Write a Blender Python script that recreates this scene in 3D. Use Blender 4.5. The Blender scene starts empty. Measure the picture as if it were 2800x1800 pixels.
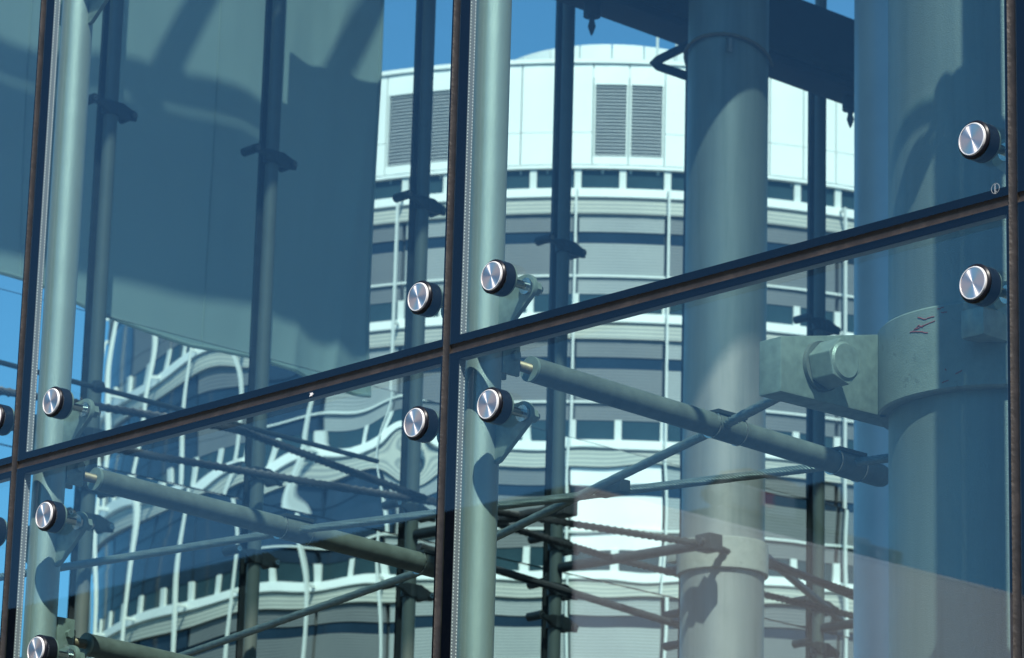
import bpy, bmesh, math, random
from mathutils import Vector, Matrix
random.seed(7)
PI = math.pi
SC = bpy.context.scene
COL = SC.collection
R_ = math.radians

# ------------------------------------------------------------------ camera
YAW, PITCH, ROLL = R_(47.35637), R_(15.94306), R_(1.56603)
CAM = Vector((6.77779, -6.02402, -2.53090))
FPX = 10452.9                                     # focal length in pixels of a 2800 px wide frame
fw = Vector((-math.sin(YAW) * math.cos(PITCH), math.cos(YAW) * math.cos(PITCH), math.sin(PITCH)))
r0 = fw.cross(Vector((0, 0, 1))).normalized()
u0 = r0.cross(fw)
rt = r0 * math.cos(ROLL) + u0 * math.sin(ROLL)
up = -r0 * math.sin(ROLL) + u0 * math.cos(ROLL)
cd = bpy.data.cameras.new('camera')
cam = bpy.data.objects.new('camera', cd)
COL.objects.link(cam)
cam.matrix_world = Matrix(((rt.x, up.x, -fw.x, CAM.x), (rt.y, up.y, -fw.y, CAM.y), (rt.z, up.z, -fw.z, CAM.z), (0, 0, 0, 1)))
cd.sensor_width = 36
cd.lens = FPX / 2800 * 36
cd.clip_start = .1
cd.clip_end = 3000
cd.dof.use_dof = True
cd.dof.focus_distance = 9.35
cd.dof.aperture_fstop = 16
SC.camera = cam

# ------------------------------------------------------------------ sky, sun, exposure
SUN_EL = R_(50.5)
SUN_H = Vector((.773, -.635, 0)).normalized()      # horizontal direction towards the sun
w = bpy.data.worlds.new('World')
SC.world = w
w.use_nodes = True
nt = w.node_tree
sky = nt.nodes.new('ShaderNodeTexSky')
sky.sky_type = 'NISHITA'
sky.sun_disc = False
sky.sun_elevation = SUN_EL
sky.sun_rotation = math.atan2(SUN_H.x, SUN_H.y)
sky.altitude = 300
sky.air_density = 1.0
sky.dust_density = .3
sky.ozone_density = 3.0
bg = nt.nodes['Background']
bg.inputs['Strength'].default_value = .098
tint = nt.nodes.new('ShaderNodeMixRGB')
tint.blend_type = 'MULTIPLY'
tint.inputs[0].default_value = 1
tint.inputs[2].default_value = (.55, .95, 1.08, 1)
nt.links.new(sky.outputs[0], tint.inputs[1])
nt.links.new(tint.outputs[0], bg.inputs[0])
ld = bpy.data.lights.new('sun', 'SUN')
ld.energy = 5.0
ld.angle = R_(.53)
ld.color = (1, .95, .86)
sun = bpy.data.objects.new('sun', ld)
COL.objects.link(sun)
sd = -(SUN_H * math.cos(SUN_EL) + Vector((0, 0, math.sin(SUN_EL))))
sun.rotation_euler = sd.to_track_quat('-Z', 'Y').to_euler()
sun.location = (30, -20, 40)
SC.view_settings.view_transform = 'Standard'
SC.view_settings.look = 'None'
SC.view_settings.gamma = 1
SC.view_settings.exposure = .52
SC.cycles.use_denoising = True
SC.cycles.max_bounces = 10
SC.cycles.transparent_max_bounces = 24
SC.cycles.transmission_bounces = 10
SC.cycles.glossy_bounces = 4
SC.cycles.diffuse_bounces = 3
SC.cycles.caustics_reflective = False
SC.cycles.sample_clamp_indirect = 6

# ------------------------------------------------------------------ materials
def newmat(name):
    m = bpy.data.materials.new(name)
    m.use_nodes = True
    return m, m.node_tree, m.node_tree.nodes['Principled BSDF']

def coords(t):
    return t.nodes.new('ShaderNodeTexCoord').outputs['Object']

def noise(t, scale, detail=4, rough=.55):
    n = t.nodes.new('ShaderNodeTexNoise')
    n.inputs['Scale'].default_value = scale
    n.inputs['Detail'].default_value = detail
    n.inputs['Roughness'].default_value = rough
    t.links.new(coords(t), n.inputs['Vector'])
    return n.outputs[0]

def ramp(t, fac, stops):
    r = t.nodes.new('ShaderNodeValToRGB')
    e = r.color_ramp.elements
    while len(e) < len(stops):
        e.new(.5)
    for k, (p, c) in enumerate(stops):
        e[k].position = p
        e[k].color = (*c, 1)
    t.links.new(fac, r.inputs[0])
    return r.outputs[0]

def scl(c, k):
    return tuple(min(1, x * k) for x in c)

def pm(name, col, rough=.5, metal=0, var=.12, vscale=6, bump=0, bscale=200, coat=0, spec=.5):
    m, t, b = newmat(name)
    b.inputs['Roughness'].default_value = rough
    b.inputs['Metallic'].default_value = metal
    b.inputs['Specular IOR Level'].default_value = spec
    b.inputs['Coat Weight'].default_value = coat
    if var:
        c = ramp(t, noise(t, vscale, 6, .6), [(.3, scl(col, 1 - var)), (.7, scl(col, 1 + var))])
        t.links.new(c, b.inputs['Base Color'])
    else:
        b.inputs['Base Color'].default_value = (*col, 1)
    if bump:
        bp = t.nodes.new('ShaderNodeBump')
        bp.inputs['Strength'].default_value = bump
        bp.inputs['Distance'].default_value = .002
        t.links.new(noise(t, bscale, 3), bp.inputs['Height'])
        t.links.new(bp.outputs[0], b.inputs['Normal'])
    return m

def stripe_mat(name, ca, cb, period, rough=.6, metal=0, axis='Z', spec=.5):
    """fine horizontal lines (slats of blinds, gratings) too small to pick apart"""
    m, t, b = newmat(name)
    wv = t.nodes.new('ShaderNodeTexWave')
    wv.bands_direction = axis
    wv.inputs['Scale'].default_value = 1 / period / 3.1831 * 1.0
    wv.inputs['Distortion'].default_value = 0
    t.links.new(coords(t), wv.inputs['Vector'])
    c = ramp(t, wv.outputs[1], [(.15, cb), (.6, ca)])
    mx = t.nodes.new('ShaderNodeMixRGB')
    mx.blend_type = 'MULTIPLY'
    mx.inputs[0].default_value = 1
    t.links.new(c, mx.inputs[1])
    t.links.new(ramp(t, noise(t, .6, 4), [(.3, (.82, .82, .84)), (.7, (1, 1, 1))]), mx.inputs[2])
    t.links.new(mx.outputs[0], b.inputs['Base Color'])
    b.inputs['Roughness'].default_value = rough
    b.inputs['Metallic'].default_value = metal
    b.inputs['Specular IOR Level'].default_value = spec
    return m

def glass_mat(name, tint, ior, grough=0.0, dirt=.003, refl=(.8, .88, 1)):
    """clear pane: transparent body, Fresnel reflection, a trace of dust"""
    m, t, b = newmat(name)
    out = t.nodes['Material Output']
    t.nodes.remove(b)
    tr = t.nodes.new('ShaderNodeBsdfTransparent')
    tr.inputs[0].default_value = (*tint, 1)
    gl = t.nodes.new('ShaderNodeBsdfGlossy')
    gl.inputs['Roughness'].default_value = grough
    gl.inputs[0].default_value = (*refl, 1)
    fr = t.nodes.new('ShaderNodeFresnel')
    ge = t.nodes.new('ShaderNodeNewGeometry')         # same reflectance on the inner face of the slab
    mp = t.nodes.new('ShaderNodeMapRange')
    mp.inputs['To Min'].default_value = ior
    mp.inputs['To Max'].default_value = 1 / ior
    t.links.new(ge.outputs['Backfacing'], mp.inputs['Value'])
    t.links.new(mp.outputs[0], fr.inputs[0])
    mx = t.nodes.new('ShaderNodeMixShader')
    t.links.new(fr.outputs[0], mx.inputs[0])
    t.links.new(tr.outputs[0], mx.inputs[1])
    t.links.new(gl.outputs[0], mx.inputs[2])
    last = mx.outputs[0]
    if dirt:
        df = t.nodes.new('ShaderNodeBsdfDiffuse')
        df.inputs[0].default_value = (.7, .7, .68, 1)
        mul = t.nodes.new('ShaderNodeMath')
        mul.operation = 'MULTIPLY'
        mul.inputs[1].default_value = dirt
        t.links.new(ramp(t, noise(t, 40, 8, .7), [(.45, (0, 0, 0)), (.8, (1, 1, 1))]), mul.inputs[0])
        m2 = t.nodes.new('ShaderNodeMixShader')
        t.links.new(mul.outputs[0], m2.inputs[0])
        t.links.new(last, m2.inputs[1])
        t.links.new(df.outputs[0], m2.inputs[2])
        last = m2.outputs[0]
    t.links.new(last, out.inputs[0])
    return m

def wavy_glass_mat(name, tint):
    m, t, b = newmat(name)
    out = t.nodes['Material Output']
    t.nodes.remove(b)
    rf = t.nodes.new('ShaderNodeBsdfRefraction')
    rf.inputs['Color'].default_value = (*tint, 1)
    rf.inputs['Roughness'].default_value = 0
    rf.inputs['IOR'].default_value = 1.45
    t.links.new(rf.outputs[0], out.inputs[0])
    return m

def brushed_disc():
    m, t, b = newmat('brushed steel disc')
    b.inputs['Metallic'].default_value = 1
    b.inputs['Base Color'].default_value = (.92, .80, .74, 1)
    b.inputs['Roughness'].default_value = .38
    b.inputs['Anisotropic'].default_value = .95
    tg = t.nodes.new('ShaderNodeTangent')
    tg.direction_type = 'RADIAL'
    tg.axis = 'Y'
    t.links.new(tg.outputs[0], b.inputs['Tangent'])
    return m

M = {}
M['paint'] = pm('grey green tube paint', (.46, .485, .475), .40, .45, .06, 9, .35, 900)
M['rpaint'] = pm('dull rear tube paint', (.11, .125, .115), .45, 0, .08, 6)  # darker copy of the tube paint, shade on the rear masts put in
def column_mat():
    m, t, b = newmat('grey column paint with streaks')
    mp = t.nodes.new('ShaderNodeMapping')
    mp.inputs['Scale'].default_value = (9, 9, .5)
    t.links.new(coords(t), mp.inputs['Vector'])
    n = t.nodes.new('ShaderNodeTexNoise')
    n.inputs['Scale'].default_value = 1.6
    n.inputs['Detail'].default_value = 7
    n.inputs['Roughness'].default_value = .65
    t.links.new(mp.outputs[0], n.inputs['Vector'])
    st_ = ramp(t, n.outputs[0], [(.30, (.18, .21, .21)), (.48, (.225, .25, .25)), (.75, (.26, .285, .28))])
    sp_ = ramp(t, noise(t, 55, 5, .7), [(.66, (1, 1, 1)), (.74, (.72, .70, .66))])
    mx = t.nodes.new('ShaderNodeMixRGB')
    mx.blend_type = 'MULTIPLY'
    mx.inputs[0].default_value = 1
    t.links.new(st_, mx.inputs[1])
    t.links.new(sp_, mx.inputs[2])
    t.links.new(mx.outputs[0], b.inputs['Base Color'])
    b.inputs['Metallic'].default_value = .45
    t.links.new(ramp(t, noise(t, 6, 5), [(.3, (.42, .42, .42)), (.7, (.56, .56, .56))]), b.inputs['Roughness'])
    bp = t.nodes.new('ShaderNodeBump')
    bp.inputs['Strength'].default_value = .55
    bp.inputs['Distance'].default_value = .002
    t.links.new(noise(t, 300, 3), bp.inputs['Height'])
    t.links.new(bp.outputs[0], b.inputs['Normal'])
    return m
M['colpaint'] = column_mat()
M['zinc'] = pm('galvanised steel', (.30, .34, .31), .45, .35, .2, 30, .3, 300)
M['strut'] = pm('weathered strut paint', (.15, .16, .15), .5, .1, .3, 14, .4, 220)
M['rod'] = pm('rusty threaded rod', (.34, .24, .16), .5, .5, .3, 60)
M['steel'] = pm('polished steel', (.62, .62, .60), .22, 1, .08, 20)
M['disc'] = brushed_disc()
M['rim'] = pm('bright turned rim', (.95, .93, .93), .45, .3, 0)
M['rubber'] = pm('black gasket', (.007, .008, .014), .35, 0, .2, 30, spec=.25)
M['frit'] = pm('black enamel frit', (.003, .004, .008), .8, 0, 0, spec=0)
M['rope'] = pm('wire rope steel', (.22, .25, .25), .42, .5, .2, 40)
M['darksteel'] = pm('dark clamp steel', (.03, .036, .04), .5, .2, .3, 12)
M['beam'] = pm('dark blue grey beam paint', (.025, .03, .045), .7, 0, .2, 3)
M['corewall'] = pm('dark inner wall', (.10, .11, .11), .8, 0, .1, 1)
M['brick'] = pm('brown brickwork', (.16, .10, .075), .85, 0, .2, 2)
M['walk'] = pm('grey roof slab', (.25, .26, .27), .7, 0, .15, 2)
M['white'] = pm('white panel', (.80, .83, .80), .5, 0, .04, .8)
M['joint'] = pm('panel joint', (.30, .36, .37), .6, 0, 0)
M['beige'] = stripe_mat('cream soffit strips', (.52, .52, .45), (.28, .30, .28), .11)
M['core'] = pm('dark core', (.05, .07, .085), .5, 0, .2, .5)
M['win'] = pm('tinted window', (.022, .045, .055), .12, 0, .3, .5, spec=.22)
M['vis'] = pm('dark window strip', (.012, .026, .045), .12, 0, .25, .5, spec=.22)
M['mull'] = pm('white mullion', (.62, .65, .62), .5, 0, 0)
M['blind'] = stripe_mat('grey slat blind', (.18, .19, .19), (.07, .078, .085), .085)
M['blindb'] = stripe_mat('pale slat blind', (.36, .38, .37), (.18, .20, .20), .085)
M['blindw'] = stripe_mat('white closed blind', (.95, .95, .93), (.86, .86, .84), .085, .35)  # glare of one sunlit bay put into the near-white colour
M['slat'] = pm('louvre blade', (.50, .52, .53), .5, .2, .05, 1)
M['louvback'] = pm('louvre void', (.10, .12, .14), .7, 0, 0)
M['palecol'] = pm('pale blue steel', (.36, .43, .48), .35, .3, .1, 2)
M['brown'] = pm('brown cable sheath', (.20, .14, .08), .6, 0, .1, 30)
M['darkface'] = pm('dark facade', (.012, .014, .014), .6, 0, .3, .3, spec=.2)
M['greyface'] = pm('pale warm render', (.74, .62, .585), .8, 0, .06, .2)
M['coping'] = pm('pale coping', (.8, .68, .66), .6, 0, .05, .3)
M['machine'] = pm('machine paint', (.02, .025, .035), .5, .2, .3, 3)
M['machlight'] = pm('machine pale paint', (.12, .14, .16), .5, 0, .1, 3)
M['red'] = pm('red paint', (.36, .06, .06), .5, 0, 0)
M['ground'] = pm('dark stone paving', (.085, .083, .08), .85, 0, .2, .4, .3, 20)
M['etch'] = pm('white etching', (.5, .52, .53), .6, 0, 0)
M['speck'] = pm('bird lime', (.9, .86, .84), .8, 0, 0)
M['spacer'] = stripe_mat('perforated aluminium spacer', (.44, .45, .50), (.30, .31, .35), .004, .4, .5)
M['dot'] = pm('perforation', (.95, .95, .95), .5, 0, 0)

def seal_mat():
    m, t, b = newmat('brown weather sealant')
    c = ramp(t, noise(t, 9, 8, .7), [(.3, (.010, .008, .0075)), (.52, (.026, .020, .017)), (.8, (.066, .051, .042))])
    t.links.new(c, b.inputs['Base Color'])
    b.inputs['Roughness'].default_value = .5
    bp = t.nodes.new('ShaderNodeBump')
    bp.inputs['Strength'].default_value = .6
    bp.inputs['Distance'].default_value = .004
    t.links.new(noise(t, 60, 4), bp.inputs['Height'])
    t.links.new(bp.outputs[0], b.inputs['Normal'])
    return m
M['seal'] = seal_mat()

def cloth_mat():
    m, t, b = newmat('off white shade cloth')
    c = ramp(t, noise(t, 1.2, 5), [(.3, (.56, .59, .55)), (.7, (.64, .67, .62))])
    t.links.new(c, b.inputs['Base Color'])
    b.inputs['Roughness'].default_value = .85
    b.inputs['Specular IOR Level'].default_value = .15
    tl = t.nodes.new('ShaderNodeBsdfTranslucent')
    tl.inputs[0].default_value = (.72, .76, .74, 1)
    mx = t.nodes.new('ShaderNodeMixShader')
    mx.inputs[0].default_value = .5
    t.links.new(b.outputs[0], mx.inputs[1])
    t.links.new(tl.outputs[0], mx.inputs[2])
    t.links.new(mx.outputs[0], t.nodes['Material Output'].inputs[0])
    return m
M['cloth'] = cloth_mat()

def collar_mat():
    """collar paint with a few red crayon marks"""
    m, t, b = newmat('collar paint with red marks')
    base = ramp(t, noise(t, 14, 6, .65), [(.3, (.21, .24, .225)), (.7, (.285, .315, .295))])
    n = noise(t, 38, 3, .7)
    n2 = noise(t, 9, 2)
    a = ramp(t, n, [(.60, (0, 0, 0)), (.63, (1, 1, 1))])
    c = ramp(t, n2, [(.56, (0, 0, 0)), (.6, (1, 1, 1))])
    mu = t.nodes.new('ShaderNodeMixRGB')
    mu.blend_type = 'MULTIPLY'
    mu.inputs[0].default_value = 1
    t.links.new(a, mu.inputs[1])
    t.links.new(c, mu.inputs[2])
    mx = t.nodes.new('ShaderNodeMixRGB')
    t.links.new(mu.outputs[0], mx.inputs[0])
    t.links.new(base, mx.inputs[1])
    mx.inputs[2].default_value = (.19, .21, .20, 1)
    t.links.new(mx.outputs[0], b.inputs['Base Color'])
    b.inputs['Roughness'].default_value = .5
    bp = t.nodes.new('ShaderNodeBump')
    bp.inputs['Strength'].default_value = .5
    bp.inputs['Distance'].default_value = .002
    t.links.new(noise(t, 260, 3), bp.inputs['Height'])
    t.links.new(bp.outputs[0], b.inputs['Normal'])
    return m
M['collar'] = collar_mat()
M['glass'] = glass_mat('facade glass', (.865, .965, .945), 1.62)
M['rglass'] = glass_mat('rear facade glass', (.95, .98, .98), 1.15, 0, 0)
M['skylight'] = glass_mat('tinted skylight glass', (.60, .68, .69), 1.3, 0, 0)
M['wglass'] = wavy_glass_mat('wavy rear glass', (.93, .98, .98))

# ------------------------------------------------------------------ mesh helpers
class MB:
    def __init__(s):
        s.v, s.f = [], []
    def add(s, vs, fs):
        o = len(s.v)
        s.v += [Vector(p) for p in vs]
        s.f += [tuple(i + o for i in f) for f in fs]
        return s
    def box(s, a, b):
        x0, y0, z0 = a
        x1, y1, z1 = b
        return s.add([(x0, y0, z0), (x1, y0, z0), (x1, y1, z0), (x0, y1, z0), (x0, y0, z1), (x1, y0, z1), (x1, y1, z1), (x0, y1, z1)],
                     [(0, 3, 2, 1), (4, 5, 6, 7), (0, 1, 5, 4), (1, 2, 6, 5), (2, 3, 7, 6), (3, 0, 4, 7)])
    def cyl(s, p, q, r, n=20, r2=None, cap=True):
        p, q = Vector(p), Vector(q)
        r2 = r if r2 is None else r2
        d = (q - p).normalized()
        a = d.orthogonal().normalized()
        b = d.cross(a)
        vs = []
        for c, rr in ((p, r), (q, r2)):
            for k in range(n):
                t = 2 * PI * k / n
                vs.append(c + a * (rr * math.cos(t)) + b * (rr * math.sin(t)))
        fs = [(k, (k + 1) % n, n + (k + 1) % n, n + k) for k in range(n)]
        if cap:
            fs += [tuple(range(n))[::-1], tuple(range(n, 2 * n))]
        return s.add(vs, fs)
    def tube(s, pts, r, n=8):
        pts = [Vector(p) for p in pts]
        vs = []
        up_ = None
        for i, p in enumerate(pts):
            d = (pts[min(i + 1, len(pts) - 1)] - pts[max(i - 1, 0)]).normalized()
            if up_ is None:
                up_ = d.orthogonal().normalized()
            a = (up_ - d * up_.dot(d)).normalized()
            up_ = a
            b = d.cross(a)
            for k in range(n):
                t = 2 * PI * k / n
                vs.append(p + a * (r * math.cos(t)) + b * (r * math.sin(t)))
        fs = []
        for i in range(len(pts) - 1):
            for k in range(n):
                fs.append((i * n + k, i * n + (k + 1) % n, (i + 1) * n + (k + 1) % n, (i + 1) * n + k))
        fs += [tuple(range(n))[::-1], tuple(range((len(pts) - 1) * n, len(pts) * n))]
        return s.add(vs, fs)
    def lathe(s, prof, axis_p, axis_d, n=32, close=True):
        """prof: list of (radius, along) ; closed revolution"""
        p = Vector(axis_p)
        d = Vector(axis_d).normalized()
        a = d.orthogonal().normalized()
        b = d.cross(a)
        vs = []
        for rr, h in prof:
            for k in range(n):
                t = 2 * PI * k / n
                vs.append(p + d * h + a * (rr * math.cos(t)) + b * (rr * math.sin(t)))
        fs = []
        m = len(prof)
        for i in range(m - 1 + (1 if close else 0)):
            j = (i + 1) % m
            for k in range(n):
                fs.append((i * n + k, i * n + (k + 1) % n, j * n + (k + 1) % n, j * n + k))
        return s.add(vs, fs)
    def prism(s, poly, ext):
        """poly: list of 3D points (planar), ext: vector"""
        n = len(poly)
        e = Vector(ext)
        vs = [Vector(p) for p in poly] + [Vector(p) + e for p in poly]
        fs = [tuple(range(n))[::-1], tuple(range(n, 2 * n))] + [(k, (k + 1) % n, n + (k + 1) % n, n + k) for k in range(n)]
        return s.add(vs, fs)
    def arcbox(s, r0, r1, a0, a1, z0, z1, n=4):
        vs = []
        for i in range(n + 1):
            t = a0 + (a1 - a0) * i / n
            c, q = math.cos(t), math.sin(t)
            vs += [(r0 * c, r0 * q, z0), (r1 * c, r1 * q, z0), (r1 * c, r1 * q, z1), (r0 * c, r0 * q, z1)]
        fs = []
        for i in range(n):
            o = 4 * i
            for k in range(4):
                fs.append((o + k, o + (k + 1) % 4, o + 4 + (k + 1) % 4, o + 4 + k))
        fs += [(3, 2, 1, 0), (4 * n, 4 * n + 1, 4 * n + 2, 4 * n + 3)]
        return s.add(vs, fs)
    def mesh(s, name, mat, smooth=True, bevel=0, angle=35):
        me = bpy.data.meshes.new(name)
        me.from_pydata([tuple(v) for v in s.v], [], s.f)
        me.update()
        bm = bmesh.new()
        bm.from_mesh(me)
        bmesh.ops.recalc_face_normals(bm, faces=bm.faces)
        if bevel:
            ed = [e for e in bm.edges if len(e.link_faces) == 2 and e.calc_face_angle(0) > .6]
            bmesh.ops.bevel(bm, geom=ed, offset=bevel, segments=2, affect='EDGES', profile=.6)
        bm.to_mesh(me)
        bm.free()
        if smooth:
            me.polygons.foreach_set('use_smooth', [True] * len(me.polygons))
            me.set_sharp_from_angle(angle=R_(angle))
        me.materials.append(mat)
        return me
    def build(s, name, mat, parent=None, smooth=True, bevel=0, base=None, angle=35):
        """vertices are in world space; they are stored relative to the parent's base (or to base)"""
        q = parent
        while q is not None and '_b' not in q.keys():
            q = q.parent
        b = Vector(q['_b']) if q is not None else Vector(base or (0, 0, 0))
        if b.length:
            s.v = [v - b for v in s.v]
        o = bpy.data.objects.new(name, s.mesh(name, mat, smooth, bevel, angle))
        COL.objects.link(o)
        if parent is not None:
            o.parent = parent
        else:
            o.location = b
        return o

def tag(o, label=None, cat=None, group=None, kind=None):
    for k, v in (('label', label), ('category', cat), ('group', group), ('kind', kind)):
        if v:
            o[k] = v
    return o

def thing(name, base, label, cat, group=None):
    o = bpy.data.objects.new(name, None)
    COL.objects.link(o)
    o.location = base
    o['_b'] = tuple(base)
    o.empty_display_size = .1
    return tag(o, label, cat, group)

def sub(name, me, parent, loc=(0, 0, 0), rz=0):
    o = bpy.data.objects.new(name, me)
    COL.objects.link(o)
    o.parent = parent
    o.location = loc
    o.rotation_euler = (0, 0, rz)
    return o

def copy_thing(src, loc, rz, label, group=None):
    c = src.copy()
    COL.objects.link(c)
    c.location = loc
    c.rotation_euler = (0, 0, rz)
    c['label'] = label
    if group:
        c['group'] = group
    for ch in list(src.children):
        d = ch.copy()
        COL.objects.link(d)
        d.parent = c
        for g in list(ch.children):
            e = g.copy()
            COL.objects.link(e)
            e.parent = d
    return c

GZ = -4.2
# ------------------------------------------------------------------ ground
g = MB().add([(-900, -900, GZ), (900, -900, GZ), (900, 900, GZ), (-900, 900, GZ)], [(0, 1, 2, 3)]).build('ground', M['ground'], smooth=False)
tag(g, 'pale stone paving of the plaza', kind='structure')

# ------------------------------------------------------------------ round tower
TX, TY = -75.748, 74.067
TR, TF = 15.47, 15.92
DL, PH, TOC = .15899, -.37689, R_(-44.142)
tw = thing('round_office_tower', (TX, TY, GZ), 'white round office tower with dark window bands, far behind the glass', 'building')
tw['_b'] = (TX, TY, 0)
tw.location = (TX, TY, 0)
def ring(prof, n=128):
    return MB().lathe(prof, (TX, TY, 0), (0, 0, 1), n)
ring([(TR - .35, GZ), (TR - .35, 33.2), (.01, 33.2), (.01, GZ)]).build('core_wall', M['core'], tw)
FZ = [29.93 - 3.545 * k for k in range(10)]
for k, z in enumerate(FZ):
    if z < GZ + 2:
        break
    ring([(TR - .4, z - .27), (TR + .08, z - .27), (TR + .13, z - .24), (TR + .13, z), (TR - .4, z)]).build('floor_slab', M['white'], tw, smooth=True, angle=30)
    ring([(TR - .4, z - .70), (TR + .06, z - .70), (TR + .06, z - .30), (TR - .4, z - .31)]).build('soffit_strip', M['beige'], tw, angle=30)
# top storey rings
ring([(TR - .4, 30.52), (TR + .09, 30.52), (TR + .09, 30.61), (TR - .4, 30.60)]).build('cornice', M['white'], tw, angle=30)
ring([(TR - .3, 33.56), (TR + .16, 33.56), (TR + .16, 33.68), (TR - .3, 33.68)]).build('parapet_cap', M['white'], tw, angle=30)
me_win = MB().arcbox(TR - .12, TR - .05, .006, DL / 2 - .006, 0, .60, 3).mesh('window_pane', M['win'], angle=20)
me_mul = MB().arcbox(TR - .15, TR + .02, -.006, .006, 0, .60, 1).mesh('mullion', M['mull'], False)
me_b1 = MB().arcbox(TR - .2, TR - .03, .004, DL - .004, 0, .47, 4)
me_b2 = MB().arcbox(TR - .2, TR - .03, .004, DL - .004, 0, 1.02, 4)
me_b3 = MB().arcbox(TR - .2, TR - .03, .004, DL - .004, 0, .40, 4)
def clone(mb):
    n = MB()
    n.v, n.f = [v.copy() for v in mb.v], list(mb.f)
    return n
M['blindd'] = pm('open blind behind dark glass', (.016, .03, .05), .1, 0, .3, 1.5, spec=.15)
BM = {}
for kk in ('blind', 'blindb', 'blindw', 'blindd'):
    BM[kk] = (clone(me_b1).mesh('blind', M[kk], angle=20), clone(me_b2).mesh('blind', M[kk], angle=20), clone(me_b3).mesh('sill_panel', M[kk], angle=20))
me_vis = MB().arcbox(TR - .2, TR - .06, .004, DL - .004, 0, .30, 4).mesh('vision_glass', M['vis'], angle=20)
me_rail = MB().arcbox(TR - .02, TR + .04, .0005, DL - .0005, -2.50, -2.44, 4).mesh('guard_rail', M['mull'], angle=20)
me_fin = MB().box((TF - .05, -.028, 0), (TF + .05, .028, 29.80 - GZ)).mesh('fin', M['mull'], False)
me_brk = MB().box((TR + .1, -.03, 0), (TF, .03, .08)).mesh('fin_bracket', M['mull'], False)
rb = random.Random(3)
for k in range(-8, 8):
    a = TOC + PH + k * DL
    fn = sub('fin', me_fin, tw, (0, 0, GZ), a)
    for z in FZ[:5]:
        sub('fin_bracket', me_brk, fn, (0, 0, z - .16 - GZ), 0)
    for fl, z in enumerate(FZ[:5]):
        kind = 'blindb' if rb.random() < .3 else 'blind'
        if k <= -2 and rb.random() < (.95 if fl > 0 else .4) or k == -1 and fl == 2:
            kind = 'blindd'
        if fl == 2 and k == 2:
            kind = 'blindw'
        if fl == 3 and k in (0, 1):
            kind = 'blindb'
        if k >= -2:
            sub('guard_rail', me_rail, tw, (0, 0, z), a)
        u1, u2, u3 = BM[kind]
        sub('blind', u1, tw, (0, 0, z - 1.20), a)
        sub('vision_glass', me_vis, tw, (0, 0, z - 1.52), a)
        sub('blind', u2, tw, (0, 0, z - 2.43 - .12), a)
        sub('sill_panel', u3, tw, (0, 0, z - 2.97), a)
        for h in range(2):
            sub('window_pane', me_win, tw, (0, 0, z - 3.57), a + h * DL / 2)
            sub('mullion', me_mul, tw, (0, 0, z - 3.57), a + h * DL / 2)
    for h in range(2):                               # top window strip
        sub('window_pane', me_win, tw, (0, 0, 29.91), a + h * DL / 2)
        sub('mullion', me_mul, tw, (0, 0, 29.91), a + h * DL / 2)
PW = .0636
me_pt = MB().arcbox(TR - .1, TR + .1, .0011, PW - .0011, 31.555, 33.55, 2).mesh('cladding_panel', M['white'], angle=20)
me_pb = MB().arcbox(TR - .1, TR + .1, .0011, PW - .0011, 30.62, 31.54, 2).mesh('cladding_panel', M['white'], angle=20)
me_lt = MB().arcbox(TR - .1, TR + .1, .0011, PW - .0011, 32.95, 33.55, 2).mesh('cladding_panel', M['white'], angle=20)
me_lb = MB().arcbox(TR - .1, TR + .1, .0011, PW - .0011, 30.62, 30.86, 2).mesh('cladding_panel', M['white'], angle=20)
lf = MB()
for (b0, b1, c0, c1) in ((.0011, .0045, 30.86, 32.95), (PW - .0045, PW - .0011, 30.86, 32.95)):
    lf.arcbox(TR - .1, TR + .1, b0, b1, c0, c1, 1)
me_lf = lf.mesh('louvre_frame', M['mull'], False)
me_lk = MB().arcbox(TR - .24, TR - .2, .001, PW - .001, 30.86, 32.95, 2).mesh('louvre_back', M['louvback'], False)
sl = MB()
for i in range(21):
    z = 30.90 + i * .0975
    vs = []
    for t in (.0048, PW / 2, PW - .0048):
        for rr, zz in ((TR + .06, z), (TR + .07, z + .012), (TR - .02, z + .088), (TR - .03, z + .076)):
            vs.append((rr * math.cos(t), rr * math.sin(t), zz))
    fs = []
    for j in range(2):
        for q in range(4):
            fs.append((4 * j + q, 4 * j + (q + 1) % 4, 4 * j + 4 + (q + 1) % 4, 4 * j + 4 + q))
    sl.add(vs, fs)
me_sl = sl.mesh('louvre_slats', M['slat'], False)
for j in range(-20, 20):
    th = .029 + (j - 1) * PW
    a = TOC + th
    if j in (0, 1) or j in (-6, -5, -4) or j in (-12, -11):
        fr_ = sub('louvre_frame', me_lf, tw, (0, 0, 0), a)
        sub('louvre_back', me_lk, fr_)
        s_ = sub('louvre_slats', me_sl, fr_)
        s_['kind'] = 'stuff'
        sub('cladding_panel', me_lt, tw, (0, 0, 0), a)
        sub('cladding_panel', me_lb, tw, (0, 0, 0), a)
    else:
        sub('cladding_panel', me_pt, tw, (0, 0, 0), a)
        sub('cladding_panel', me_pb, tw, (0, 0, 0), a)
ring([(TR - .35, 33.2), (TR - .05, 33.2), (TR - .05, 30.4), (TR - .35, 30.4)]).build('panel_backing', M['joint'], tw, angle=30)
dm = MB().lathe([(3.75, 33), (3.75, 38.3), (.01, 38.3), (.01, 33)], (TX, TY, 0), (0, 0, 1), 64).build('roof_drum', M['joint'], tw, angle=30)
me_dp = MB().arcbox(3.7, 3.83, .006, PI / 12 - .006, 33, 38.45, 3).mesh('drum_panel', M['white'], angle=20)
for j in range(24):
    sub('drum_panel', me_dp, dm, (0, 0, 0), j * PI / 12)
MB().cyl((TX + 6.5, TY - 4.5, 33), (TX + 6.5, TY - 4.5, 39.2), .04, 8).cyl((TX + 6.9, TY - 4.1, 33), (TX + 6.9, TY - 4.1, 39.0), .03, 8).build('antenna', M['mull'], tw)

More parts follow.
